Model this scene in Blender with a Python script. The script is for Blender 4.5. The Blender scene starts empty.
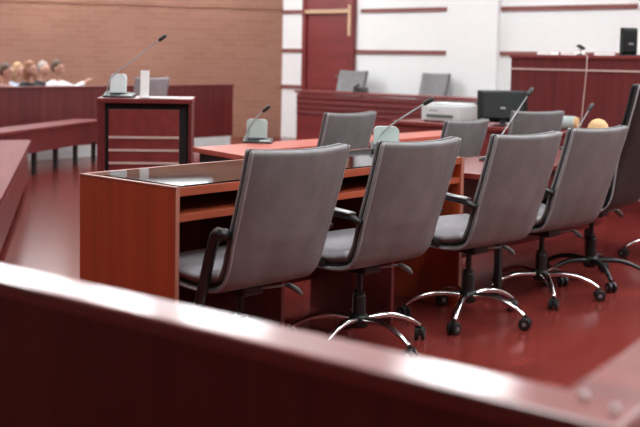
import bpy, bmesh, math, random
from mathutils import Vector, Matrix
random.seed(4)
PI = math.pi
C = bpy.context.scene.collection
V = Vector

# ------------------------------------------------------------------ materials
def nm(name):
    m = bpy.data.materials.new(name); m.use_nodes = True
    nt = m.node_tree; b = nt.nodes['Principled BSDF']
    return m, nt, b
def plain(name, col, rough=.5, metal=0., spec=.5, coat=0., var=.07):
    m, nt, b = nm(name)
    # slight procedural mottling so that no surface is dead flat
    tc = nt.nodes.new('ShaderNodeTexCoord'); no = nt.nodes.new('ShaderNodeTexNoise')
    no.inputs['Scale'].default_value = 9.; no.inputs['Detail'].default_value = 4.
    nt.links.new(tc.outputs['Object'], no.inputs['Vector'])
    r = nt.nodes.new('ShaderNodeValToRGB')
    r.color_ramp.elements[0].position = .3; r.color_ramp.elements[1].position = .7
    r.color_ramp.elements[0].color = (*[c*(1-var) for c in col], 1); r.color_ramp.elements[1].color = (*[min(1, c*(1+var*.8)) for c in col], 1)
    nt.links.new(no.outputs['Fac'], r.inputs['Fac']); nt.links.new(r.outputs['Color'], b.inputs['Base Color'])
    b.inputs['Roughness'].default_value = rough; b.inputs['Metallic'].default_value = metal
    b.inputs['Specular IOR Level'].default_value = spec; b.inputs['Coat Weight'].default_value = coat
    return m
def wood(name, a, c, rough=.35, axis='Z', scale=1., coat=0., spec=.5):
    m, nt, b = nm(name)
    tc = nt.nodes.new('ShaderNodeTexCoord'); mp = nt.nodes.new('ShaderNodeMapping')
    s = {'Z': (14, 14, .8), 'X': (.8, 14, 14), 'Y': (14, .8, 14)}[axis]
    mp.inputs['Scale'].default_value = tuple(q*scale for q in s)
    no = nt.nodes.new('ShaderNodeTexNoise'); no.inputs['Scale'].default_value = 1.6; no.inputs['Detail'].default_value = 5.; no.inputs['Distortion'].default_value = .6
    r = nt.nodes.new('ShaderNodeValToRGB')
    r.color_ramp.elements[0].position = .3; r.color_ramp.elements[0].color = (*a, 1)
    r.color_ramp.elements[1].position = .72; r.color_ramp.elements[1].color = (*c, 1)
    L = nt.links.new
    L(tc.outputs['Object'], mp.inputs['Vector']); L(mp.outputs['Vector'], no.inputs['Vector'])
    L(no.outputs['Fac'], r.inputs['Fac']); L(r.outputs['Color'], b.inputs['Base Color'])
    b.inputs['Roughness'].default_value = rough; b.inputs['Coat Weight'].default_value = coat
    b.inputs['Coat Roughness'].default_value = .12; b.inputs['Specular IOR Level'].default_value = spec
    return m
def fabric(name, a, c, rough=.55):
    m, nt, b = nm(name); L = nt.links.new
    tc = nt.nodes.new('ShaderNodeTexCoord')
    n1 = nt.nodes.new('ShaderNodeTexNoise'); n1.inputs['Scale'].default_value = 7.; n1.inputs['Detail'].default_value = 8.; n1.inputs['Roughness'].default_value = .65
    mp = nt.nodes.new('ShaderNodeMapping'); mp.inputs['Scale'].default_value = (1.6, 1.6, .7)
    n2 = nt.nodes.new('ShaderNodeTexNoise'); n2.inputs['Scale'].default_value = 160.
    r = nt.nodes.new('ShaderNodeValToRGB')
    r.color_ramp.elements[0].position = .32; r.color_ramp.elements[0].color = (*a, 1)
    r.color_ramp.elements[1].position = .68; r.color_ramp.elements[1].color = (*c, 1)
    bp = nt.nodes.new('ShaderNodeBump'); bp.inputs['Strength'].default_value = .12; bp.inputs['Distance'].default_value = .002
    L(tc.outputs['Object'], mp.inputs['Vector']); L(mp.outputs['Vector'], n1.inputs['Vector']); L(tc.outputs['Object'], n2.inputs['Vector'])
    L(n1.outputs['Fac'], r.inputs['Fac']); L(r.outputs['Color'], b.inputs['Base Color'])
    L(n2.outputs['Fac'], bp.inputs['Height']); L(bp.outputs['Normal'], b.inputs['Normal'])
    b.inputs['Roughness'].default_value = rough
    return m
def floor_mat():
    m, nt, b = nm('polished red plank floor'); L = nt.links.new
    tc = nt.nodes.new('ShaderNodeTexCoord'); mp = nt.nodes.new('ShaderNodeMapping')
    mp.inputs['Rotation'].default_value = (0, 0, math.radians(48))
    br = nt.nodes.new('ShaderNodeTexBrick')
    br.inputs['Scale'].default_value = 1.; br.inputs['Brick Width'].default_value = 1.4; br.inputs['Row Height'].default_value = .11
    br.inputs['Mortar Size'].default_value = .0015; br.offset = .37
    br.inputs['Color1'].default_value = (.150, .022, .018, 1); br.inputs['Color2'].default_value = (.185, .028, .023, 1)
    br.inputs['Mortar'].default_value = (.10, .014, .013, 1)
    mp2 = nt.nodes.new('ShaderNodeMapping'); mp2.inputs['Rotation'].default_value = (0, 0, math.radians(48)); mp2.inputs['Scale'].default_value = (.30, 3.2, 1)
    no = nt.nodes.new('ShaderNodeTexNoise'); no.inputs['Scale'].default_value = 2.; no.inputs['Detail'].default_value = 6.
    mx = nt.nodes.new('ShaderNodeMix'); mx.data_type = 'RGBA'; mx.blend_type = 'MULTIPLY'; mx.inputs['Factor'].default_value = .45
    r = nt.nodes.new('ShaderNodeValToRGB'); r.color_ramp.elements[0].position = .3; r.color_ramp.elements[1].position = .75
    r.color_ramp.elements[0].color = (.62, .60, .60, 1); r.color_ramp.elements[1].color = (1.2, 1.2, 1.2, 1)
    L(tc.outputs['Object'], mp.inputs['Vector']); L(mp.outputs['Vector'], br.inputs['Vector'])
    L(tc.outputs['Object'], mp2.inputs['Vector']); L(mp2.outputs['Vector'], no.inputs['Vector']); L(no.outputs['Fac'], r.inputs['Fac'])
    L(br.outputs['Color'], mx.inputs['A']); L(r.outputs['Color'], mx.inputs['B']); L(mx.outputs['Result'], b.inputs['Base Color'])
    bp = nt.nodes.new('ShaderNodeBump'); bp.inputs['Strength'].default_value = .16; bp.inputs['Distance'].default_value = .006
    L(no.outputs['Fac'], bp.inputs['Height']); L(bp.outputs['Normal'], b.inputs['Normal'])
    b.inputs['Roughness'].default_value = .20; b.inputs['Specular IOR Level'].default_value = .30; b.inputs['Specular Tint'].default_value = (1, .66, .62, 1)
    return m
def brick_mat():
    m, nt, b = nm('orange brick wall'); L = nt.links.new
    tc = nt.nodes.new('ShaderNodeTexCoord'); mp = nt.nodes.new('ShaderNodeMapping')
    mp.inputs['Rotation'].default_value = (math.radians(90), 0, 0)
    br = nt.nodes.new('ShaderNodeTexBrick')
    br.inputs['Scale'].default_value = 1.; br.inputs['Brick Width'].default_value = .25; br.inputs['Row Height'].default_value = .075
    br.inputs['Mortar Size'].default_value = .006
    br.inputs['Color1'].default_value = (.33, .155, .105, 1); br.inputs['Color2'].default_value = (.37, .185, .13, 1)
    br.inputs['Mortar'].default_value = (.37, .21, .155, 1)
    no = nt.nodes.new('ShaderNodeTexNoise'); no.inputs['Scale'].default_value = .9; no.inputs['Detail'].default_value = 5.
    mx = nt.nodes.new('ShaderNodeMix'); mx.data_type = 'RGBA'; mx.blend_type = 'MULTIPLY'; mx.inputs['Factor'].default_value = .5
    r = nt.nodes.new('ShaderNodeValToRGB'); r.color_ramp.elements[0].position = .35; r.color_ramp.elements[1].position = .7
    r.color_ramp.elements[0].color = (.78, .76, .74, 1); r.color_ramp.elements[1].color = (1.1, 1.1, 1.1, 1)
    L(tc.outputs['Object'], mp.inputs['Vector']); L(mp.outputs['Vector'], br.inputs['Vector']); L(tc.outputs['Object'], no.inputs['Vector'])
    L(no.outputs['Fac'], r.inputs['Fac']); L(br.outputs['Color'], mx.inputs['A']); L(r.outputs['Color'], mx.inputs['B'])
    L(mx.outputs['Result'], b.inputs['Base Color']); b.inputs['Roughness'].default_value = .8
    return m
def glass_mat():
    m = bpy.data.materials.new('clear table glass'); m.use_nodes = True; nt = m.node_tree; nt.nodes.clear(); L = nt.links.new
    o = nt.nodes.new('ShaderNodeOutputMaterial'); t = nt.nodes.new('ShaderNodeBsdfTransparent'); g = nt.nodes.new('ShaderNodeBsdfGlossy')
    t.inputs['Color'].default_value = (.93, .96, .95, 1); g.inputs['Roughness'].default_value = .03
    f = nt.nodes.new('ShaderNodeFresnel'); f.inputs['IOR'].default_value = 1.6
    x = nt.nodes.new('ShaderNodeMixShader')
    L(f.outputs['Fac'], x.inputs['Fac']); L(t.outputs['BSDF'], x.inputs[1]); L(g.outputs['BSDF'], x.inputs[2]); L(x.outputs['Shader'], o.inputs['Surface'])
    return m
def emit(name, col, s):
    m = bpy.data.materials.new(name); m.use_nodes = True; nt = m.node_tree; nt.nodes.clear()
    o = nt.nodes.new('ShaderNodeOutputMaterial'); e = nt.nodes.new('ShaderNodeEmission')
    e.inputs['Color'].default_value = (*col, 1); e.inputs['Strength'].default_value = s
    nt.links.new(e.outputs['Emission'], o.inputs['Surface']); return m

M = {}
M['floor'] = floor_mat(); M['brick'] = brick_mat(); M['glass'] = glass_mat()
M['white'] = plain('white plaster', (.84, .86, .86), .6, var=.012)
M['ceiling'] = plain('ceiling plaster', (.82, .82, .82), .8, var=.012)
M['backwall'] = plain('dark brown plaster', (.17, .13, .12), .8)  # unseen walls kept dark so little light bounces onto the rail panel
M['strip'] = wood('wine strip', (.20, .06, .05), (.27, .09, .075), .5, 'Y')
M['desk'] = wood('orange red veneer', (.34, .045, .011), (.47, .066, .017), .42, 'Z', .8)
M['desktop'] = wood('orange red desk board', (.27, .05, .02), (.38, .075, .032), .4, 'X')
M['edge'] = plain('salmon edge band', (.36, .13, .09), .4)
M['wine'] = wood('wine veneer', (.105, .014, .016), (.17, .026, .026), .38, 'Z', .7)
M['winex'] = wood('wine veneer flat', (.13, .018, .018), (.20, .030, .028), .34, 'X', .7)
M['winey'] = wood('wine veneer court', (.16, .022, .022), (.235, .036, .034), .4, 'Y', .6)
M['cap'] = wood('polished rail', (.16, .030, .026), (.26, .052, .042), .30, 'Y', .8, coat=1.)
M['dark'] = plain('dark legs and painted shade', (.012, .009, .010), .6)  # leg colour, also painted shade in lectern and table end
M['salmon'] = wood('glare painted table top', (.42, .085, .055), (.52, .11, .07), .42, 'X', .6)  # lightened to salmon, painting the glare on the table top
M['redtop'] = wood('glossy wine top', (.15, .022, .02), (.22, .034, .03), .2, 'X', .6)
M['matte'] = wood('matte wine', (.15, .022, .022), (.21, .034, .032), .6, 'X', .7, spec=.3)
M['pale'] = plain('pale strip', (.55, .40, .36), .4)
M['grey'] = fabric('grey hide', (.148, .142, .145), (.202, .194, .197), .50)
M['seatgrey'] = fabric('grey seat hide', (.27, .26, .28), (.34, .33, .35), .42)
M['gasket'] = plain('dark welt', (.025, .023, .026), .5)
M['piping'] = plain('light welt', (.30, .29, .30), .4)
M['black'] = plain('black plastic', (.012, .012, .013), .38)
M['blackleather'] = fabric('black leather', (.007, .007, .008), (.012, .012, .013), .5)
M['chrome'] = plain('chrome', (.78, .78, .78), .12, 1.)
M['steel'] = plain('grey steel', (.30, .31, .31), .35, .6)
M['lever'] = plain('grey green lever', (.13, .16, .16), .4)
M['greygreen'] = plain('grey green plastic', (.36, .43, .41), .45)
M['lightgrey'] = plain('light grey plastic', (.66, .71, .71), .5)
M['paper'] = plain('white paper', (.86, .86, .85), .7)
M['screen'] = plain('monitor shell', (.008, .010, .010), .5, spec=.3)
M['gold'] = plain('pale gold', (.62, .40, .26), .4)  # painted light on the door, also the bag strap
M['tan'] = plain('tan cloth', (.62, .40, .20), .8)
M['skin'] = plain('skin', (.55, .30, .22), .55)
M['lamp'] = emit('lamp panel', (.95, .99, 1.), 11.); M['day'] = emit('added daylight pane', (.94, .98, 1.), 3.5)

# ------------------------------------------------------------------ helpers
class MB:
    def __init__(s): s.bm = bmesh.new()
    def quad_loft(s, loops, cap=True, closed=False):
        vs = [[s.bm.verts.new(p) for p in lp] for lp in loops]
        n = len(vs[0]); k = len(vs)
        for i in range(k if closed else k-1):
            a, b = vs[i], vs[(i+1) % k]
            for j in range(n):
                s.bm.faces.new((a[j], a[(j+1) % n], b[(j+1) % n], b[j]))
        if cap and not closed:
            s.bm.faces.new(list(reversed(vs[0]))); s.bm.faces.new(vs[-1])
        return s
    def box(s, x0, x1, y0, y1, z0, z1):
        return s.quad_loft([[(x0, y0, z0), (x1, y0, z0), (x1, y1, z0), (x0, y1, z0)], [(x0, y0, z1), (x1, y0, z1), (x1, y1, z1), (x0, y1, z1)]])
    def prism(s, pts, z0, z1):
        return s.quad_loft([[(x, y, z0) for x, y in pts], [(x, y, z1) for x, y in pts]])
    def tube(s, pts, r, n=10, flat=None):
        pts = [V(p) for p in pts]; k = len(pts)
        rs = r if isinstance(r, (list, tuple)) else [r]*k
        loops = []; up = None
        for i, p in enumerate(pts):
            t = (pts[min(i+1, k-1)] - pts[max(i-1, 0)]).normalized()
            if up is None:
                up = V((0, 0, 1)) if abs(t.z) < .9 else V((0, 1, 0))
            a = t.cross(up).normalized(); b = a.cross(t).normalized(); up = b
            fl = flat or 1.
            loops.append([p + a*rs[i]*math.cos(q*2*PI/n) + b*rs[i]*fl*math.sin(q*2*PI/n) for q in range(n)])
        return s.quad_loft(loops)
    def lathe(s, prof, c=(0, 0, 0), n=20, axis='Z'):
        loops = []
        for r, h in prof:
            lp = []
            for q in range(n):
                a = q*2*PI/n; x, y = max(r, 1e-4)*math.cos(a), max(r, 1e-4)*math.sin(a)
                lp.append({'Z': (c[0]+x, c[1]+y, c[2]+h), 'X': (c[0]+h, c[1]+x, c[2]+y), 'Y': (c[0]+y, c[1]+h, c[2]+x)}[axis])
            loops.append(lp)
        return s.quad_loft(loops)
    def xf(s, m): bmesh.ops.transform(s.bm, matrix=m, verts=s.bm.verts); return s
    def build(s, name, mat, parent=None, smooth=False, bevel=0., sub=0, kind=None):
        bmesh.ops.recalc_face_normals(s.bm, faces=s.bm.faces)
        me = bpy.data.meshes.new(name); s.bm.to_mesh(me); s.bm.free(); me.materials.append(mat)
        if smooth:
            for p in me.polygons: p.use_smooth = True
        o = bpy.data.objects.new(name, me); C.objects.link(o)
        if parent: o.parent = parent
        if bevel:
            b = o.modifiers.new('bevel', 'BEVEL'); b.width = bevel; b.segments = 2; b.limit_method = 'ANGLE'
        if sub:
            b = o.modifiers.new('sub', 'SUBSURF'); b.levels = sub; b.render_levels = sub
        if kind: o['kind'] = kind
        return o
def tag(o, label, cat, group=None):
    o['label'] = label; o['category'] = cat
    if group: o['group'] = group
    return o
def thing(name, label, cat, loc=(0, 0, 0), rz=0., group=None):
    o = bpy.data.objects.new(name, None); C.objects.link(o); o.location = loc; o.rotation_euler = (0, 0, rz)
    o.empty_display_size = .1
    return tag(o, label, cat, group)
def copy_tree(o, parent=None):
    c = o.copy(); C.objects.link(c)
    if parent: c.parent = parent
    for ch in list(o.children): copy_tree(ch, c)
    return c
def catmull(pts, n=6):
    P = [V(p) for p in pts]; out = []
    for i in range(len(P)-1):
        p0 = P[max(i-1, 0)]; p1 = P[i]; p2 = P[i+1]; p3 = P[min(i+2, len(P)-1)]
        for k in range(n):
            t = k/n
            out.append(.5*((2*p1) + (p2-p0)*t + (2*p0-5*p1+4*p2-p3)*t*t + (3*p1-p0-3*p2+p3)*t**3))
    out.append(P[-1]); return out
RD = math.radians
FACE = RD(-48.8)          # things whose front is square to the diagonal of the hall

# ------------------------------------------------------------------ the setting
XW = 12.3
dirw = V((-.88, .475)).normalized()
A = V((XW, 11.6)); B = A + dirw*((XW+3)/.88)
poly = [(-3, -3), (XW, -3), (XW, 11.6), (-3, B.y)]
MB().prism(poly, -.1, 0).build('floor', M['floor'], kind='structure')
HC = 4.3
MB().prism(poly, HC, HC+.1).build('ceiling', M['ceiling'], kind='structure')
# brick wall, built in its own frame so that its courses run along it
wl = (B-A).length
bw = MB().box(0, wl, 0, .2, 0, HC).build('wall_left', M['brick'], kind='structure')
bw.location = (B.x, B.y, 0); bw.rotation_euler = (0, 0, math.atan2((A-B).y, (A-B).x))
bt = MB().box(0, wl, -.012, 0, 2.03, 2.10).build('trim_1', M['brick'], kind='structure')
bt.location = bw.location; bt.rotation_euler = bw.rotation_euler
MB().box(XW, XW+.2, -3, 11.6, 0, HC).build('wall_right', M['white'], kind='structure')
MB().box(-3.2, -3, -3, B.y, 0, HC).build('wall_back', M['backwall'], kind='structure')
MB().box(-3, XW, -3.2, -3, 0, HC).build('wall_front', M['backwall'], kind='structure')
# pilaster on the white wall
MB().box(XW-.10, XW, 7.55, 8.37, 0, HC).build('trim_2', M['white'], kind='structure', bevel=.004)
# slim wine-coloured strips across the white wall
k = 3
for (y0, y1, zs) in ((11.12, 11.6, (.815, 1.39, 2.0)), (8.37, 10.07, (1.385, 1.995)), (5.62, 7.55, (1.385, 1.985))):
    for z in zs:
        if y0 == 8.37 and z > 1.9: y0, y1 = 8.37, 9.98
        MB().box(XW-.022, XW, y0, y1, z-.028, z+.028).build('trim_%d' % k, M['strip'], kind='structure'); k += 1
MB().box(XW-.02, XW, -3, 10.07, 0, .09).build('baseboard_right', M['wine'], kind='structure')
# door in the white wall with a fixed panel over it
door = MB().box(XW-.03, XW-.002, 10.20, 11.04, 0, 1.97).build('door_1', M['winey'], kind='structure', bevel=.003)
fr = MB()
fr.box(XW-.07, XW, 11.04, 11.12, 0, HC); fr.box(XW-.07, XW, 10.08, 10.20, 0, HC)
fr.build('door_frame', M['winey'], door, bevel=.004)
MB().box(XW-.055, XW-.005, 10.20, 11.04, 2.03, HC).build('transom_panel', M['winey'], door, bevel=.004)
MB().box(XW-.075, XW-.03, 10.13, 11.06, 1.965, 2.02).build('lit_head_strip', M['gold'], door, bevel=.003)  # pale strips paint the light along the head and edge of the door
MB().box(XW-.09, XW-.07, 10.12, 10.175, 1.62, 2.08).build('lit_edge_strip', M['gold'], door, bevel=.003)
h = MB().tube([(XW-.03, 10.28, 1.0), (XW-.09, 10.28, 1.0), (XW-.09, 10.40, 1.0)], .011); h.build('door_handle', M['steel'], door, smooth=True)

# unseen high windows added on the brick wall for reflections on rail and glass
uw = (A-B)/wl; nw = V((uw.y, -uw.x))
for i in range(7):
    c0 = 1.2 + i*2.2
    wn = MB().box(0, 1.7, -.012, -.004, 0, 1.72).build('window_%d' % (i+1), M['day'], kind='structure')
    q = A - uw*(c0+1.7); wn.location = (q.x, q.y, 2.30); wn.rotation_euler = bw.rotation_euler
    f = MB()
    f.box(-.06, 0, -.05, 0, -.06, 1.78); f.box(1.7, 1.76, -.05, 0, -.06, 1.78); f.box(0, 1.7, -.05, 0, -.06, 0); f.box(0, 1.7, -.05, 0, 1.72, 1.78); f.box(.83, .87, -.045, -.013, 0, 1.72)
    f.build('window_frame', M['white'], wn)
# unseen lamp panels added in the ceiling to light chairs, walls and rail
spots = [(x, y, 0) for x in (1.9, 4.7, 7.5, 10.3) for y in (-1.6, .4, 2.4, 6.8)]
for q in range(9):  # row added near the brick wall to whiten the reflection on the rail
    for off in (1.5,):
        p = A - uw*(1.3 + q*1.75) + nw*off
        if p.x < 11.4: spots.append((p.x, p.y, math.atan2(uw.y, uw.x)))
proto = None
for (x, y, a) in spots:
    if proto is None:
        proto = thing('added_ceiling_light', 'unseen square lamp panel added in the white ceiling for light', 'ceiling light', (x, y, HC), 0, 'added ceiling lamp panels')
        MB().box(-.62, .62, -.62, .62, -.035, -.012).build('diffuser', M['lamp'], proto)
        f = MB()
        for t in (-1, 1):
            f.box(t*.645-.03, t*.645+.03, -.675, .675, -.05, 0); f.box(-.615, .615, t*.645-.03, t*.645+.03, -.05, 0)
        f.build('frame', M['white'], proto)
    else:
        c = copy_tree(proto); c.location = (x, y, HC); c.rotation_euler = (0, 0, a)

# ------------------------------------------------------------------ foreground railing
ic = V((1.154, .599)); d1 = V((-.068, 1.154)).normalized(); d2 = V((.286, .037)).normalized()
n1 = V((-d1.y, d1.x)); n2 = V((d2.y, -d2.x))
W = .098
def isect(p, d, q, e):
    cr = d.x*e.y - d.y*e.x; r = q-p; return p + d*((r.x*e.y - r.y*e.x)/cr)
def ell(off0, off1, L1=2.6, L2=2.4):
    a0 = isect(ic+n1*off0, d1, ic+n2*off0, d2); a1 = isect(ic+n1*off1, d1, ic+n2*off1, d2)
    p = [a0+d1*L1, a1+d1*L1, a1, a1+d2*L2, a0+d2*L2, a0]
    return [(q.x, q.y) for q in p]
rail = thing('railing', 'dark wine wooden parapet rail with glossy flat cap across the foreground', 'railing', (ic.x, ic.y, 0))
def loc(ps): return [(x-ic.x, y-ic.y) for x, y in ps]
MB().prism(loc(ell(0, W)), .872, .90).build('cap', M['cap'], rail, bevel=.006)
MB().prism(loc(ell(.014, W-.012)), 0.0, .872).build('panel', M['wine'], rail, bevel=.002)
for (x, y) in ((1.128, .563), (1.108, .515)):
    s = thing('cap_dot', 'x', 'dot', (x, y, .90))
    MB().lathe([(.0, 0), (.0045, 0), (.005, .004), (.0042, .008), (.002, .010), (0, .0105)]).build('dot_head', M['paper'], s, smooth=True)  # small white knobs at two pale spots on the cap corner
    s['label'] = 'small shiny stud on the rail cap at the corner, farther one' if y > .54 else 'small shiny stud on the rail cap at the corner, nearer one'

# ------------------------------------------------------------------ first desk
dk = thing('courtroom_desk', 'orange red wooden desk with glass top, in front of the grey chairs', 'desk', (2.63, 3.03, 0))
DL, DD, DH = 1.975, .605, .79
def dpanel(x0, x1, name, mat):
    o = MB().box(x0, x1, 0, DD, 0, DH-.002).build(name, mat, dk, bevel=.0015)
    return o
p = dpanel(0, .019, 'end_panel', M['desk'])
MB().box(0.0, .019, -.004, 0, 0, DH).build('edge_band', M['edge'], p)
MB().box(-.001, .020, -.004, DD, DH-.002, DH+.004).build('edge_band', M['edge'], p)
p = dpanel(DL-.026, DL, 'end_panel', M['desk'])
MB().box(DL-.026, DL, -.004, 0, 0, DH).build('edge_band', M['edge'], p)
for xx in (.62, 1.40):
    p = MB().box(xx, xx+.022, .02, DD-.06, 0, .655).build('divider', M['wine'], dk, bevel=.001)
tp = MB().box(.019, DL-.026, 0, DD, DH-.035, DH).build('desk_top', M['desktop'], dk, bevel=.002)
MB().box(.026, DL-.026, DD-.03, DD, DH, DH+.005).build('back_lip', M['edge'], dk)
MB().box(.03, DL-.03, .004, DD-.032, DH+.0005, DH+.007).build('glass_top', M['glass'], dk)
sh = MB().box(.019, DL-.026, .004, DD-.06, .655, .683).build('shelf', M['desktop'], dk, bevel=.001)
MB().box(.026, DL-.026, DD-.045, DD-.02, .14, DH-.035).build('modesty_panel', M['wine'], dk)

# ------------------------------------------------------------------ side table continuing the row
sd = thing('side_table', 'low wine red table on black legs beyond the glass topped desk', 'table', (4.66, 2.93, 0))
SL, SDp = 2.5, .60
MB().box(0, SL, 0, SDp, .672, .70).build('table_top', M['redtop'], sd, bevel=.002)
MB().box(.02, SL-.02, .03, .05, .57, .672).build('apron', M['winex'], sd)
MB().box(.02, SL-.02, SDp-.05, SDp-.03, .10, .672).build('back_panel', M['winex'], sd)
for x in (.20, SL-.20):
    for y in (.03, SDp-.03):
        MB().box(x-.017, x+.017, y-.017, y+.017, 0, .672).build('leg', M['black'], sd, bevel=.002)

# ------------------------------------------------------------------ chairs
def rrect(w, t, rc, n=4):
    """rounded rectangle in (x, n) as a list of pairs, w and t full sizes"""
    out = []
    for cx, cy, a0 in ((w/2-rc, t/2-rc, 0), (-w/2+rc, t/2-rc, 90), (-w/2+rc, -t/2+rc, 180), (w/2-rc, -t/2+rc, 270)):
        for q in range(n+1):
            a = RD(a0 + 90*q/n); out.append((cx+rc*math.cos(a), cy+rc*math.sin(a)))
    return out
def slab(mb, prof, wfun, thick, off, bulge, taper=.008, nx=11):
    """upholstered slab swept along profile (y, z); off = offset to the sitter's side"""
    P = catmull([(0, y, z) for y, z in prof], 7); k = len(P)
    loops = []
    L = [0]
    for i in range(1, k): L.append(L[-1] + (P[i]-P[i-1]).length)
    for i, p in enumerate(P):
        t = (P[min(i+1, k-1)] - P[max(i-1, 0)]).normalized()
        n = V((0, t.z, -t.y))          # points to the sitter's side
        u = L[i]/L[-1]; w = wfun(u)
        e = min(L[i], L[-1]-L[i]); th = thick*(1. if e > thick*.5 else .55 + .45*math.sqrt(max(0, 1-(1-e/(thick*.5))**2)))
        w2 = w - (0 if e > taper else taper*1.1*(1-math.sqrt(max(0, 1-(1-e/taper)**2))))
        bz = bulge(u)
        # cross-section: front row and back row across the width, with rounded ends
        row = []
        for q in range(nx):
            f = (-1, -.985, -.95, -.7, -.35, 0, .35, .7, .95, .985, 1)[q]
            edge = th/2*(1, .88, .5)[max(0, min(2, int(round((abs(f)-.94)/.0275)))) if abs(f) > .955 else 0]
            row.append((f*w2/2, edge, -bz*(1-f*f)))
        lp = [V((x, p.y, p.z)) + n*(off + b + e_) for x, e_, b in row] + [V((x, p.y, p.z)) + n*(off + b - e_) for x, e_, b in reversed(row)]
        loops.append(lp)
    mb.quad_loft(loops); return mb
def make_chair(name, label, width=.505, lift=0., arms='both', fab='grey', seat='seatgrey', group=None, base_rot=0., arm_down=None, chrome='chrome', bscale=1.):
    root = thing(name, label, 'chair', (0, 0, 0), 0, group)
    z = lift; hs = bscale
    prof = [(.235, .425+z), (.10, .395+z), (-.07, .395+z), (-.165, .425+z), (-.205, .50+z), (-.235, .60*hs+z+(.0)), (-.275, .72*hs+z), (-.315, .85*hs+z), (-.343, .957*hs+z)]
    wf = lambda u: width*(.93 + .07*min(1, max(0, (u-.25)/.6)))
    bl = lambda u: .038*max(0, min(1, (u-.38)/.25))
    slab(MB(), prof, wf, .026, 0, bl).build('shell', M[fab], root, smooth=True)
    wg = lambda u: wf(u)*.985
    slab(MB(), prof, wg, .006, .0155, bl, .008).build('welt', M['gasket'], root, smooth=True)
    wp = lambda u: wf(u)*.985
    # seat and back cushions on the shell
    sp = [(.232, .427+z), (.10, .396+z), (-.05, .395+z), (-.15, .418+z)]
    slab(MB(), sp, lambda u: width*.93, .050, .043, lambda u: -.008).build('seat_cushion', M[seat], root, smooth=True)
    bp = [(-.172, .435+z), (-.205, .50+z), (-.235, .60*hs+z), (-.275, .72*hs+z), (-.315, .85*hs+z), (-.341, .952*hs+z)]
    slab(MB(), bp, lambda u: width*(.935+.05*u), .022, .029, lambda u: .038*min(1, u*2.5)).build('back_cushion', M[fab], root, smooth=True)
    pz = [V((0, y, q)) for y, q in prof]; pz = catmull(pz, 5); LT = len(pz)
    for s in (-1, 1):
        pts = [V((s*wf(i/(LT-1))*.496, p.y - .009*min(1, max(0, (p.z-z-.42)*12)), p.z-.004)) for i, p in enumerate(pz)]
        MB().tube(pts, .0055, 6).build('piping', M['piping'], root, smooth=True)
    # arm rests pivoting on the back
    if arms:
        for s in (-1, 1):
            xo = s*(width*.5+.012)
            if arm_down == s:
                path = [(xo, -.235, .632+z), (xo, -.175, .640+z), (xo, -.160, .625+z), (xo, -.135, .56+z), (xo, -.095, .43+z), (xo, -.045, .27+z)]
            else:
                path = [(xo, -.245, .618+z), (xo, -.20, .632+z), (xo, -.07, .641+z), (xo, -.005, .642+z), (xo, .03, .622+z), (xo, .038, .55+z), (xo, .02, .44+z), (xo-s*.015, -.02, .405+z)]
            am = MB().tube(path, .017 if arm_down != s else .025, 8, flat=.75).build('armrest', M['black'], root, smooth=True)
            if arm_down != s:
                MB().tube([(xo, -.20, .650+z), (xo, -.05, .659+z), (xo, .0, .658+z)], .022, 8, flat=.35).build('arm_sheen', M['steel'], am, smooth=True)  # grey strip paints the sheen on top of the black arm
            else:
                MB().lathe([(.0, -.018), (.024, -.018), (.024, .018), (0, .018)], (xo, -.205, .632+z), 14, 'X').build('arm_pivot', M['black'], am, smooth=False)
    # mechanism, lever, column
    MB().box(-.055, .055, -.08, .12, .34+z, .380+z).build('tilt_mechanism', M['black'], root, bevel=.01)
    lv = MB().tube([(.07, -.03, .352+z), (width*.40, -.05, .350+z)], .006, 8).build('lever', M['steel'], root, smooth=True)
    MB().tube([(width*.40-.005, -.05, .350+z), (width*.40+.02, -.053, .347+z), (width*.40+.055, -.063, .325+z), (width*.40+.075, -.07, .305+z)], [.009, .022, .024, .012], 8, flat=.55).build('lever_paddle', M['lever'], lv, smooth=True)
    MB().lathe([(0, .10), (.031, .10), (.031, .23+z*.5), (.027, .235+z*.5), (.027, .25+z*.5), (.014, .25+z*.5), (.014, .34+z), (0, .34+z)]).build('gas_column', M['black'], root, smooth=False)
    MB().lathe([(0, .085), (.03, .085), (.045, .095), (.046, .135), (.034, .15), (0, .15)]).build('hub', M['black'], root, smooth=True)
    for q in range(5):
        a = base_rot + q*2*PI/5; ca, sa = math.cos(a), math.sin(a)
        pr = [(.03, .125), (.12, .132), (.20, .122), (.27, .095), (.315, .066)]
        pts = catmull([(r*ca, r*sa, h) for r, h in pr], 4)
        n = len(pts)
        MB().tube(pts, [.022-.009*i/(n-1) for i in range(n)], 10, flat=.75).build('base_arm', M[chrome], root, smooth=True)
        cx, cy = .318*ca, .318*sa; sw = a + 1.1 + q*.7
        ax = V((math.cos(sw), math.sin(sw), 0))
        c = MB()
        c.tube([(cx, cy, .075), (cx, cy, .045)], .008, 8)
        c.tube([V((cx, cy, .028)) - ax*.02, V((cx, cy, .028)) + ax*.02], .011, 8)
        c.tube([V((cx, cy, .047)) - ax*.009, V((cx, cy, .047)) + ax*.009], .014, 8)
        co = c.build('caster', M['black'], root, smooth=False)
        for s in (-1, 1):
            wc = V((cx, cy, .0302)) + ax*s*.016
            MB().tube([wc-ax*.009, wc-ax*.006, wc+ax*.006, wc+ax*.009], [.024, .030, .030, .024], 14).build('wheel', M['black'], co, smooth=False)
            MB().tube([wc-ax*.0095, wc+ax*.0095], .011, 10).build('wheel_cap', M['steel'], co, smooth=False)
    return root
def place(o, x, y, rz=0.): o.location = (x, y, 0); o.rotation_euler = (0, 0, rz); return o

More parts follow.
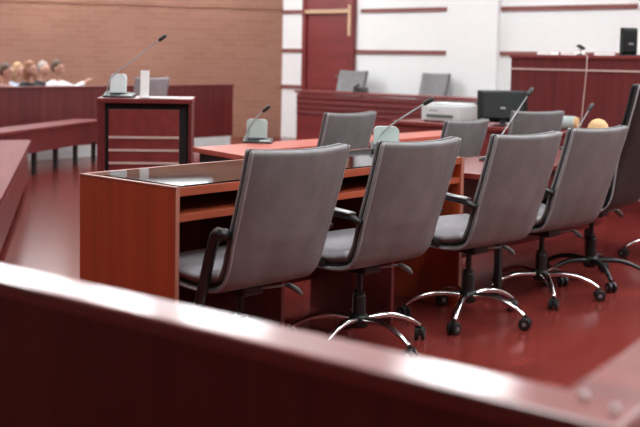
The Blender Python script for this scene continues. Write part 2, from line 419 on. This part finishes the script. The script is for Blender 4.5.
G1 = 'grey chairs along the glass topped desk'
place(make_chair('office_chair', 'grey swivel chair nearest the end panel of the desk, its left arm hanging down', arm_down=-1, base_rot=RD(20), group=G1), 2.955, 3.0, RD(-4))
place(make_chair('office_chair', 'grey swivel chair at the middle of the glass topped desk, second in the front row', base_rot=RD(195), group=G1), 3.635, 2.93, RD(-4))
place(make_chair('office_chair', 'grey swivel chair at the far end of the glass topped desk, third in its row', base_rot=RD(208), group=G1), 4.40, 2.85, RD(-6))
place(make_chair('office_chair', 'grey swivel chair beside the black chair, fourth in the front row', base_rot=RD(228), group=G1), 5.13, 2.85, RD(-6))
place(make_chair('office_chair', 'black leather swivel chair cut off at the right edge of the photo', width=.60, lift=.05, arms=None, fab='blackleather', seat='blackleather', chrome='black', base_rot=RD(150), bscale=1.18), 5.70, 2.84, RD(6))
place(make_chair('office_chair', 'grey swivel chair behind the black chair at the right edge, only its chrome foot showing', base_rot=RD(200), group=G1), 6.75, 2.78, 0)
G2 = 'grey chairs at the second row of tables'
place(make_chair('office_chair', 'small grey chair behind the glass topped desk, between the two table microphones', width=.45, arms=None, bscale=.985, group=G2), 5.29, 4.68, RD(-4))
place(make_chair('office_chair', 'small grey chair in front of the pale printer', width=.47, arms=None, lift=-.07, bscale=.985, group=G2), 6.26, 4.42, RD(-3))
place(make_chair('office_chair', 'small grey chair in front of the black monitor', width=.45, arms=None, lift=-.04, bscale=.99, group=G2), 7.42, 4.40, RD(-28))
G3 = 'grey chairs behind the long bench by the white wall'
place(make_chair('office_chair', 'grey chair behind the long bench in front of the wine red door', width=.52, arms=None, lift=.145, group=G3), 11.74, 9.92, RD(90))
place(make_chair('office_chair', 'grey chair behind the long bench beside the white pilaster', width=.46, arms=None, lift=.14, group=G3), 11.74, 8.43, RD(90))
place(make_chair('office_chair', 'light grey chair standing behind the lectern', width=.40, arms=None, lift=.08, fab='seatgrey'), 7.60, 9.40, RD(-12))

# ------------------------------------------------------------------ second table (L shaped) behind the desk
t2 = thing('court_table', 'red L shaped table with glare painted on its top, behind the glass topped desk', 'table', (4.36, 4.25, 0))
pts = [(0, 0), (.46, 0), (.46, .42), (2.95, .42), (2.95, .78), (.20, .84)]
MB().prism(pts, .668, .70).build('table_top', M['salmon'], t2, bevel=.002)
MB().prism([(.24, .78), (2.9, .72), (2.9, .75), (.24, .81)], 0, .668).build('back_panel', M['winex'], t2)
MB().prism([(.04, .05), (.06, .04), (.24, .78), (.22, .79)], 0, .668).build('end_panel', M['dark'], t2)  # near-black sheet paints the shade under this end of the table
MB().box(2.87, 2.90, .46, .75, 0, .668).build('end_panel', M['winex'], t2)
MB().box(.41, .44, .03, .42, 0, .668).build('leg_panel', M['winex'], t2)

# ------------------------------------------------------------------ conference microphones
def mic_unit(label, x, y, z, rz, stem, panelw=.145, panelh=.125, stand='greygreen', basemat='black'):
    r = thing('conference_microphone', label, 'microphone', (x, y, z), rz)
    b = MB(); b.quad_loft([[(-.095, -.075, 0), (.105, -.075, 0), (.105, .075, 0), (-.095, .075, 0)], [(-.095, -.075, .014), (.105, -.075, .010), (.105, .075, .03), (-.095, .075, .045)]])
    b.build('base', M[basemat], r, bevel=.004)
    pl = [(-panelw/2, 0), (panelw/2, 0), (panelw/2, panelh*.75)] + [(panelw/2-.03+.03*math.cos(a), panelh-.03+.03*math.sin(a)) for a in (.3, .8, 1.3)] + [(-panelw/2+.03-.03*math.cos(a), panelh-.03+.03*math.sin(a)) for a in (1.3, .8, .3)]
    bm = MB().quad_loft([[(px-.01, .01+py*.25, .03+py) for px, py in pl], [(px-.01, .045+py*.25, .03+py) for px, py in pl]])
    bm.build('speaker_panel', M[stand], r, bevel=.004)
    MB().box(.02, .085, -.055, .0, .0105, .020).build('key_pad', M['lightgrey'], r, bevel=.002)
    s = [(-.07, -.03, .015)] + stem
    P = catmull(s, 5)
    MB().tube(P, .0045, 8).build('gooseneck', M['steel'], r, smooth=True)
    e = V(s[-1]); d = (e - V(s[-2])).normalized()
    MB().tube([e-d*.005, e+d*.004, e+d*.05, e+d*.062], [.006, .013, .014, .008], 12).build('microphone_head', M['black'], r, smooth=True)
    return r

# ------------------------------------------------------------------ lectern
LA = RD(-44); lc = V((4.263, 5.703)); ld = V((math.cos(LA), math.sin(LA)))
le = thing('lectern', 'wine red wooden lectern with pale strips across its front', 'lectern', (lc.x, lc.y, 0), LA)
LW = .625
MB().box(-.005, LW+.005, -.005, .46, .968, 1.0).build('top', M['winex'], le, bevel=.003)
MB().box(0, .05, .0, .44, 0, .968).build('side_panel', M['wine'], le, bevel=.002)
MB().box(LW-.022, LW, .0, .44, 0, .968).build('side_panel', M['wine'], le, bevel=.002)
MB().box(.05, LW-.022, .05, .43, 0.02, .968).build('shadow_fill', M['dark'], le)  # near-black fill paints the shadow in the gaps beside the front panel
fp = MB().box(.075, LW-.085, .012, .05, .05, .925).build('front_panel', M['winey'], le, bevel=.002)
for z in (.74, .653, .567, .3):
    MB().box(.075, LW-.085, .006, .012, z-.008, z+.008).build('strip', M['pale'], fp)
def lpt(a, b): q = lc + ld*a + V((-ld.y, ld.x))*b; return q.x, q.y
x, y = lpt(.125, .16)
mic_unit('gooseneck microphone unit on the left of the lectern', x, y, 1.0, FACE, [(-.06, -.02, .12), (.05, -.01, .215), (.16, 0, .305), (.27, .01, .39)], .11, .13, 'lightgrey')
x, y = lpt(.30, .13)
st = thing('card_stand', 'upright white card stand on the lectern beside the microphone', 'card stand', (x, y, 1.0), FACE+RD(12))
MB().box(-.032, .032, -.03, .03, 0, .014).build('foot', M['paper'], st, bevel=.002)
MB().quad_loft([[(-.030, -.02, .014), (.030, -.02, .014), (.030, .02, .014), (-.030, .02, .014)], [(-.026, -.012, .185), (.034, -.012, .185), (.034, .006, .185), (-.026, .006, .185)]]).build('card', M['paper'], st, bevel=.001)
x, y = lpt(.42, .12)
ps = MB(); 
for i in range(3):
    a = .04*i; ca, sa = math.cos(a), math.sin(a); q = [(-.105, -.075), (.105, -.075), (.105, .075), (-.105, .075)]
    ps.prism([(px*ca-py*sa, px*sa+py*ca) for px, py in q], .001+.0016*i, .0022+.0016*i)
o = ps.build('paper_sheets', M['paper']); o.location = (x+.0, y-.0, 1.0); o.rotation_euler = (0, 0, FACE)
tag(o, 'white paper sheets lying on the right of the lectern top', 'paper')

mic_unit('low microphone unit on the L shaped table beside the brick wall', 5.15, 5.08, .70, FACE+RD(-3), [(-.06, -.01, .09), (-.045, 0, .13), (0, .01, .185), (.035, .01, .215)], .145, .13)
mic_unit('microphone unit on the back of the glass topped desk with a long gooseneck', 4.51, 3.455, .798, FACE, [(-.05, -.01, .07), (-.01, 0, .12), (.09, .01, .19), (.19, .02, .255)], .14, .10)

# thin microphones rising from the side table
def stem_mic(label, p0, p1, zb):
    d = V(p1)-V(p0); foot = V(p0) - d*((p0[2]-zb-.02)/d.z)
    r = thing('desk_microphone', label, 'microphone', (foot.x, foot.y, zb))
    MB().lathe([(0, 0), (.05, 0), (.052, .008), (.04, .018), (.012, .024), (0, .024)]).build('base', M['black'], r, smooth=True)
    e = V(p1)-V((foot.x, foot.y, zb)); s = V((0, 0, .02))
    MB().tube([s, s.lerp(e, .5), e], .0042, 8).build('gooseneck', M['steel'], r, smooth=True)
    dd = (e-s).normalized()
    MB().tube([e-dd*.01, e, e+dd*.06, e+dd*.07], [.007, .014, .014, .008], 10).build('microphone_head', M['black'], r, smooth=True)
stem_mic('tall gooseneck microphone in front of the black monitor', (5.529, 3.36, 0.856), (5.813, 3.36, 1.082), .70)
stem_mic('thin gooseneck microphone on the low table, farther from the desk', (6.606, 3.42, 0.84), (6.759, 3.42, 0.96), .70)

# ------------------------------------------------------------------ clerk desk with printer, monitor
ck = thing('clerk_desk', 'wine red clerk desk carrying the printer and the monitor', 'desk', (7.75, 4.0, 0))
MB().box(0, .62, 0, 1.92, .69, .72).build('desk_top', M['winey'], ck, bevel=.003)
MB().box(.03, .05, .04, 1.86, .12, .69).build('front_panel', M['winey'], ck)
for y in (.02, 1.86):
    MB().box(.03, .60, y, y+.03, 0, .69).build('end_panel', M['winey'], ck)
pr = thing('printer', 'pale grey printer on the clerk desk beside the white pilaster', 'printer', (8.12, 5.50, .72), RD(4))
MB().box(-.18, .16, -.20, .21, .012, .155).build('body', M['lightgrey'], pr, bevel=.012)
MB().box(-.16, .15, -.18, .19, .155, .172).build('scanner_lid', M['lightgrey'], pr, bevel=.006)
MB().box(-.186, -.178, -.13, .15, .04, .07).build('paper_slot', M['lever'], pr, bevel=.002)
MB().box(-.187, -.179, .04, .12, .10, .115).build('button_panel', M['greygreen'], pr)
for a in (-.15, .13):
    for b in (-.17, .18): MB().lathe([(0, 0), (.014, 0), (.014, .014), (0, .014)], (a, b, 0), 10).build('foot', M['black'], pr)
def monitor(name, label, x, y, z, rz, w, h, tilt=0., clear=.05):
    r = thing(name, label, 'monitor', (x, y, z), rz)     # back of the screen faces local -y
    MB().lathe([(0, 0), (.10, 0), (.10, .008), (.03, .016), (0, .016)]).build('foot', M['black'], r, smooth=False)
    MB().box(-.025, .025, -.012, .012, .012, clear+.12).build('neck', M['black'], r, bevel=.004)
    m = Matrix.Translation((0, .02, clear)) @ Matrix.Rotation(tilt, 4, 'X')
    b = MB(); b.quad_loft([[(-w/2*.8, -.05, h*.10), (w/2*.8, -.05, h*.10), (w/2*.8, -.05, h*.9), (-w/2*.8, -.05, h*.9)], [(-w/2, -.012, 0), (w/2, -.012, 0), (w/2, -.012, h), (-w/2, -.012, h)], [(-w/2, .02, 0), (w/2, .02, 0), (w/2, .02, h), (-w/2, .02, h)]])
    sh = b.xf(m).build('shell', M['screen'], r, bevel=.008)
    MB().box(-w/2+.02, w/2-.02, .020, .0225, .025, h-.02).xf(m).build('screen', M['black'], sh)
    MB().box(-.022, .022, -.053, -.049, h*.36, h*.44).xf(m).build('badge', M['steel'], sh)
    return r
monitor('monitor', 'wide black monitor seen from behind on the clerk desk', 8.0, 4.87, .72, FACE+RD(-3), .44, .285, RD(-12), .03)

# ------------------------------------------------------------------ long bench by the white wall
jb = thing('long_bench', 'long wine red bench with grooved front below the door and white wall', 'bench', (11.2, 7.0, 0))
JL = 10.26-7.0
MB().box(-.02, .40, -.03, JL+.03, .773, .808).build('bench_top', M['winey'], jb, bevel=.004)
MB().box(0, .03, 0, JL, 0, .765).build('front_panel', M['winey'], jb)
for z in (.715, .64, .565, .49):
    MB().box(-.016, 0, 0, JL, z-.018, z+.018).build('moulding', M['wine'], jb, bevel=.004)
for y in (0, JL-.03): MB().box(.03, .36, y, y+.03, 0, .765).build('end_panel', M['winey'], jb)
ph = thing('desk_phone', 'black desk phone on the long bench below the grey chair', 'phone', (11.42, 9.26, .808), RD(-70))
MB().quad_loft([[(-.09, -.09, 0), (.09, -.09, 0), (.09, .09, 0), (-.09, .09, 0)], [(-.085, -.085, .02), (.085, -.085, .02), (.085, .085, .075), (-.085, .085, .075)]]).build('body', M['black'], ph, bevel=.004)
MB().tube([(-.06, -.10, .055), (-.06, -.07, .075), (-.06, .05, .105), (-.06, .09, .10)], [.02, .015, .015, .02], 8).build('handset', M['black'], ph, smooth=True)

# ------------------------------------------------------------------ high bench on the right
hb = thing('high_bench', 'tall wine red judges bench with one pale stripe, on the right', 'bench', (8.5, 1.5, 0))
HL = 5.10-1.5
MB().box(0, .04, 0, HL, 0, 1.32).build('front_panel', M['wine'], hb)
MB().box(-.015, .46, -.02, HL+.015, 1.32, 1.352).build('bench_top', M['winey'], hb, bevel=.004)
MB().box(-.008, 0, 0, HL, 1.212, 1.228).build('pale_stripe', M['pale'], hb)
MB().box(.04, .44, HL-.04, HL, 0, 1.32).build('end_panel', M['winey'], hb)
MB().box(.04, .44, 0, .04, 0, 1.32).build('end_panel', M['winey'], hb)
monitor('monitor', 'black monitor standing on top of the tall judges bench', 8.72, 4.05, 1.352, FACE+RD(10), .15, .235, 0, .012)
m = thing('bench_microphone', 'small black microphone on the tall judges bench with a pale cord hanging down', 'microphone', (8.56, 4.43, 1.352), FACE)
MB().lathe([(0, 0), (.035, 0), (.03, .012), (0, .012)]).build('base', M['black'], m, smooth=False)
MB().tube([(0, 0, .01), (0, -.0, .05), (-.012, -.01, .07)], .005, 8).build('gooseneck', M['steel'], m, smooth=True)
MB().quad_loft([[(-.045, -.03, .082), (.02, -.03, .045), (.04, -.03, .065), (-.02, -.03, .098)], [(-.045, .02, .082), (.02, .02, .045), (.04, .02, .065), (-.02, .02, .098)]]).build('microphone_head', M['black'], m, bevel=.006)
co = MB().tube([(0, 0, .006), (.02, -.10, .006), (.025, -.135, -.012), (.018, -.135, -.2), (.0, -.138, -.45), (-.012, -.135, -.66)], .005, 6).build('cord', M['pale'], m, smooth=True)
wire = MB().tube(catmull([(0, 0, 0), (.02, -.06, .06), (.08, -.18, .12), (.14, -.30, .14)], 5), .003, 6).build('microphone_cable', M['lightgrey'])
wire.location = (8.60, 4.40, 1.40); tag(wire, 'thin pale wire arching from the bench microphone to the monitor', 'cable')
random.seed(8)
for i, (px_, py_, a_, lab) in enumerate(((8.64, 4.80, 8, 'low stack of white papers at the left of the bench top'), (8.74, 4.60, -6, 'low stack of white papers beside the black bench microphone'), (8.70, 4.27, 10, 'white papers on the tall bench between microphone and monitor'))):
    hgt = random.uniform(.022, .032); pst = thing('paper_stack', lab, 'papers', (px_, py_, 1.352), RD(a_))
    MB().box(-.10, .10, -.065, .065, 0, hgt).build('sheets', M['paper'], pst, bevel=.001)
    MB().box(-.085, .105, -.06, .064, hgt, hgt+.003).build('top_sheet', M['paper'], pst)
# things on the clerk desk
tb = thing('paper_tube', 'grey rolled tube with beige end beside the small grey chair', 'tube', (7.98, 4.29, .72), RD(12))
MB().tube([(0, .16, .06), (0, -.12, .06)], .06, 18).build('roll', M['greygreen'], tb)
MB().tube([(0, -.12, .06), (0, -.145, .06)], .052, 18).build('end_cap', M['tan'], tb)
# tan bundle on the side table
tn = thing('shoulder_bag', 'tan rounded bag showing above the fourth grey chair', 'bag', (6.20, 3.07, .70), RD(-45))
bgm = MB()
loops = []
for t, (w, dpt) in zip((0, .02, .08, .15, .20, .225, .235), ((.07, .04), (.08, .05), (.085, .052), (.078, .045), (.062, .035), (.04, .02), (.012, .008))):
    loops.append([(w*math.cos(q*PI/8), dpt*math.sin(q*PI/8), t) for q in range(16)])
bgm.quad_loft(loops).build('bag_body', M['tan'], tn, smooth=True)
MB().tube(catmull([(-.06, .03, .15), (-.075, .06, .06), (0, .075, .012), (.075, .06, .06), (.06, .03, .15)], 5), .005, 6).build('strap', M['gold'], tn, smooth=True)

# ------------------------------------------------------------------ gallery parapet, benches, audience
pa = thing('gallery_parapet', 'long wine red parapet in front of the brick wall and audience', 'parapet', (4.4, 10.8, 0))
PL = 10.44-4.4
MB().box(0, PL, 0, .05, .15, .86).build('panel', M['wine'], pa)
MB().box(-.02, PL+.015, -.02, .09, .86, .885).build('cap', M['winex'], pa, bevel=.004)
MB().box(0, PL-.04, .0, .08, 0, .15).build('lit_gap_plinth', M['lightgrey'], pa)  # pale grey paints the lit gaps seen between the bench legs
def arc_bench(name, label, p0, p1, depth, h, legs=True):
    d = (V(p1)-V(p0)); L = d.length; r = thing(name, label, 'bench', (p0[0], p0[1], 0), math.atan2(d.y, d.x))
    MB().box(0, L, 0, depth, h-.035, h).build('seat_board', M['matte'], r, bevel=.004)
    return r, L
ba, L = arc_bench('gallery_bench', 'wine red bench on short dark legs before the parapet', (5.0, 8.76), (7.75, 10.26), .36, .50)
MB().box(0, L, .02, .05, .24, .465).build('front_board', M['wine'], ba)
for q in range(7):
    MB().box(.1+q*(L-.2)/6-.025, .1+q*(L-.2)/6+.025, .05, .09, 0, .465).build('leg', M['dark'], ba)
d = V((2.34, 3.26)).normalized()
p1 = V((5.75, 8.73)); p0 = p1 - d*4.6
bb, L = arc_bench('gallery_bench', 'near wine red bench with solid front at the left edge of the photo', p0, p1, .62, .45)
MB().box(0, L-.01, .03, .06, .07, .415).build('front_board', M['winex'], bb)
MB().box(L-.04, L-.01, .06, .60, .0, .415).build('end_board', M['winex'], bb)
for q in range(7):
    MB().box(.15+q*(L-.3)/6-.03, .15+q*(L-.3)/6+.03, .07, .56, 0, .415).build('leg', M['dark'], bb)

gp = MB().box(6.6, 9.6, 11.0, 13.0, 0, .16).build('gallery_platform', M['winex']); tag(gp, 'low wine red platform behind the parapet carrying the audience benches', 'platform')
for (bx, by, lab) in ((7.0, 11.56, 'front audience bench of wine red boards behind the parapet'), (7.7, 12.46, 'rear audience bench of wine red boards behind the parapet')):
    gb = thing('audience_bench', lab, 'bench', (bx, by, .16))
    MB().box(0, 1.45, 0, .36, .255, .285).build('seat_board', M['winex'], gb, bevel=.003)
    for q in range(3): MB().box(.05+q*.65, .09+q*.65, .03, .33, 0, .255).build('leg', M['dark'], gb)

def blob(pts, parent, name, mat, vox=.012):
    mb = MB()
    for ch in pts: mb.tube(ch[0], ch[1], 12)
    o = mb.build(name, mat, parent, smooth=True)
    r = o.modifiers.new('remesh', 'REMESH'); r.mode = 'VOXEL'; r.voxel_size = vox; r.use_smooth_shade = True
    s = o.modifiers.new('smooth', 'SMOOTH'); s.factor = .5; s.iterations = 3
    return o
def person(label, x, y, rz, shirt, hair, hands, lean=0., hz=1.15, longhair=False):
    r = thing('person', label, 'person', (x, y, .18), rz); r.scale = (.84, .84, .84)       # faces local -y
    s = hz - 1.15
    hc = V((0, -.10-lean, 1.045+s))
    def sph(c, a, k=7): return [V(c)+V((0, 0, -a + 2*a*i/(k-1))) for i in range(k)], [max(.004, .78*a*math.sqrt(max(0, 1-(-1+2*i/(k-1))**2))) for i in range(k)]
    body = []
    tor = [(0, .0, .40), (0, -.0, .50), (0, -.02-lean*.3, .64+s), (0, -.05-lean*.7, .80+s), (0, -.06-lean*.8, .86+s)]
    body.append((tor, [.135, .135, .125, .14, .07]))
    body.append(([(0, -.06-lean*.8, .83+s), (0, -.08-lean, .96+s)], [.052, .05]))
    body.append(sph(hc, .112)); 
    body.append(([hc+V((0, -.075, .02)), hc+V((0, -.098, -.008)), hc+V((0, -.092, -.02))], [.008, .013, .01]))
    body.append(([hc+V((-.025, -.075, -.052)), hc+V((0, -.085, -.052)), hc+V((.025, -.075, -.052))], [.006, .009, .006]))
    for q in (-1, 1):
        body.append(([hc+V((q*.083, .0, -.02)), hc+V((q*.094, .005, .02))], [.012, .015]))
    arms = []
    for q, hd in zip((-1, 1), hands):
        sh = V((q*.155, -.055-lean*.7, .80+s)); hp = V(hd)
        el = (sh+hp)/2 + V((q*.05, .02, -.09))
        arms.append(([sh, el, hp], [.052, .042, .03]))
        body.append(([sh, el, hp], [.042, .034, .024]))
        d_ = (hp-el).normalized(); sd_ = d_.cross(V((0, 0, 1))).normalized()
        body.append(([hp, hp+d_*.075], [.026, .032]))
        for i, (o_, l_) in enumerate(((-.027, .062), (-.009, .075), (.009, .07), (.026, .055))):
            b0 = hp + d_*.07 + sd_*o_
            body.append(([b0, b0+d_*l_*.5, b0+d_*l_-V((0, 0, .015))], [.009, .0085, .007]))
        b0 = hp + d_*.02 + sd_*.03*(-q)
        body.append(([b0, b0+d_*.03+sd_*.022*(-q), b0+d_*.06+sd_*.024*(-q)], [.011, .0095, .008]))
    legs = []
    for q in (-1, 1):
        legs.append(([(q*.085, .02, .46), (q*.09, -.20, .445), (q*.095, -.36, .42)], [.085, .075, .06]))
        legs.append(([(q*.095, -.36, .42), (q*.095, -.36, .22), (q*.095, -.33, .06)], [.058, .05, .038]))
        body.append(([(q*.095, -.31, .035), (q*.095, -.38, .035), (q*.10, -.44, .028)], [.034, .036, .024]))
    body += [(a, [w*.9 for w in b]) for a, b in legs]
    blob(body, r, 'body', M['skin'], .010)
    blob([(tor, [.152, .15, .142, .157, .08])] + [([a[0], a[1], a[1].lerp(a[2], .8)], [b[0]+.014, b[1]+.012, b[2]+.012]) for a, b in arms] + [([(-.155, -.055-lean*.7, .80+s), (.155, -.055-lean*.7, .80+s)], [.066, .066])], r, 'shirt', shirt, .013)
    blob([(a, [w+.008 for w in b]) for a, b in legs] + [([(0, .02, .44), (0, .0, .50)], [.15, .14])], r, 'trousers', M['gasket'], .014)
    hr = [sph(hc+V((0, .028, .034)), .122)]
    if longhair: hr += [([hc+V((q*.07, .04, .02)), hc+V((q*.085, .03, -.08)), hc+V((q*.075, .03, -.16))], [.045, .045, .03]) for q in (-1, 1)] + [([hc+V((0, .06, .02)), hc+V((0, .07, -.15))], [.075, .06])]
    blob(hr, r, 'hair', hair, .012)
    for q in (-1, 1):
        e = sph(hc+V((q*.033, -.081, .018)), .011, 5)
        MB().tube(e[0], e[1], 8).build('eye', M['black'], r, smooth=True)
    return r
Hd = plain('brown hair', (.10, .05, .03), .6); Hb = plain('blond hair', (.42, .25, .13), .6); Hg = plain('grey hair', (.36, .30, .27), .6); Hr = plain('auburn hair', (.28, .11, .05), .6)
Sw = plain('white cloth', (.82, .82, .84), .8); Sb = plain('black cloth', (.02, .02, .024), .8); Sl = plain('light blue cloth', (.45, .52, .62), .8); Sp = plain('rose cloth', (.42, .22, .20), .8)
rest = [(-.14, -.30, .50), (.14, -.30, .50)]
person('seated person with brown hair in a rose top at the left edge of the photo', 7.33, 11.78, RD(25), Sp, Hd, rest, 0, 1.12)
person('seated person with blond hair in a light blue shirt, second from the left', 8.06, 12.68, RD(25), Sl, Hb, rest, .02, 1.12, True)
person('seated person with auburn hair in black in the middle of the audience', 7.69, 11.78, RD(15), Sb, Hr, rest, 0, 1.16, True)
person('seated grey haired person in black, just left of the white shirt', 8.47, 12.68, RD(15), Sb, Hg, rest, .03, 1.145)
person('seated person in a white shirt stretching one arm out to the side', 8.10, 11.78, RD(20), Sw, Hd, [(-.16, -.30, .50), (.60, -.20, .86)], 0, 1.175)

# ------------------------------------------------------------------ camera, world
H = 1.3; pitch = RD(4.); roll = RD(1.0); yaw = RD(41.2); f = 1050.
d = V((math.cos(yaw)*math.cos(pitch), math.sin(yaw)*math.cos(pitch), -math.sin(pitch)))
r = d.cross(V((0, 0, 1))).normalized(); u = r.cross(d)
r2 = r*math.cos(roll) + u*math.sin(roll); u2 = u*math.cos(roll) - r*math.sin(roll)
cam = bpy.data.cameras.new('camera'); co = bpy.data.objects.new('camera', cam); C.objects.link(co)
m = Matrix.Identity(4)
for i in range(3): m[i][0], m[i][1], m[i][2] = r2[i], u2[i], -d[i]
m.translation = V((0, 0, H)); co.matrix_world = m
cam.sensor_width = 36.; cam.lens = f*36/640; cam.shift_y = -(213.5-130)/640; cam.clip_start = .05
cam.dof.use_dof = True; cam.dof.focus_distance = 4.6; cam.dof.aperture_fstop = 3.0
bpy.context.scene.camera = co
w = bpy.data.worlds.new('world'); bpy.context.scene.world = w; w.use_nodes = True
w.node_tree.nodes['Background'].inputs['Color'].default_value = (.9, .95, 1, 1); w.node_tree.nodes['Background'].inputs['Strength'].default_value = .3
vs = bpy.context.scene.view_settings
vs.view_transform = 'Standard'; vs.look = 'None'; vs.gamma = 1; vs.use_curve_mapping = False; vs.exposure = 0.5
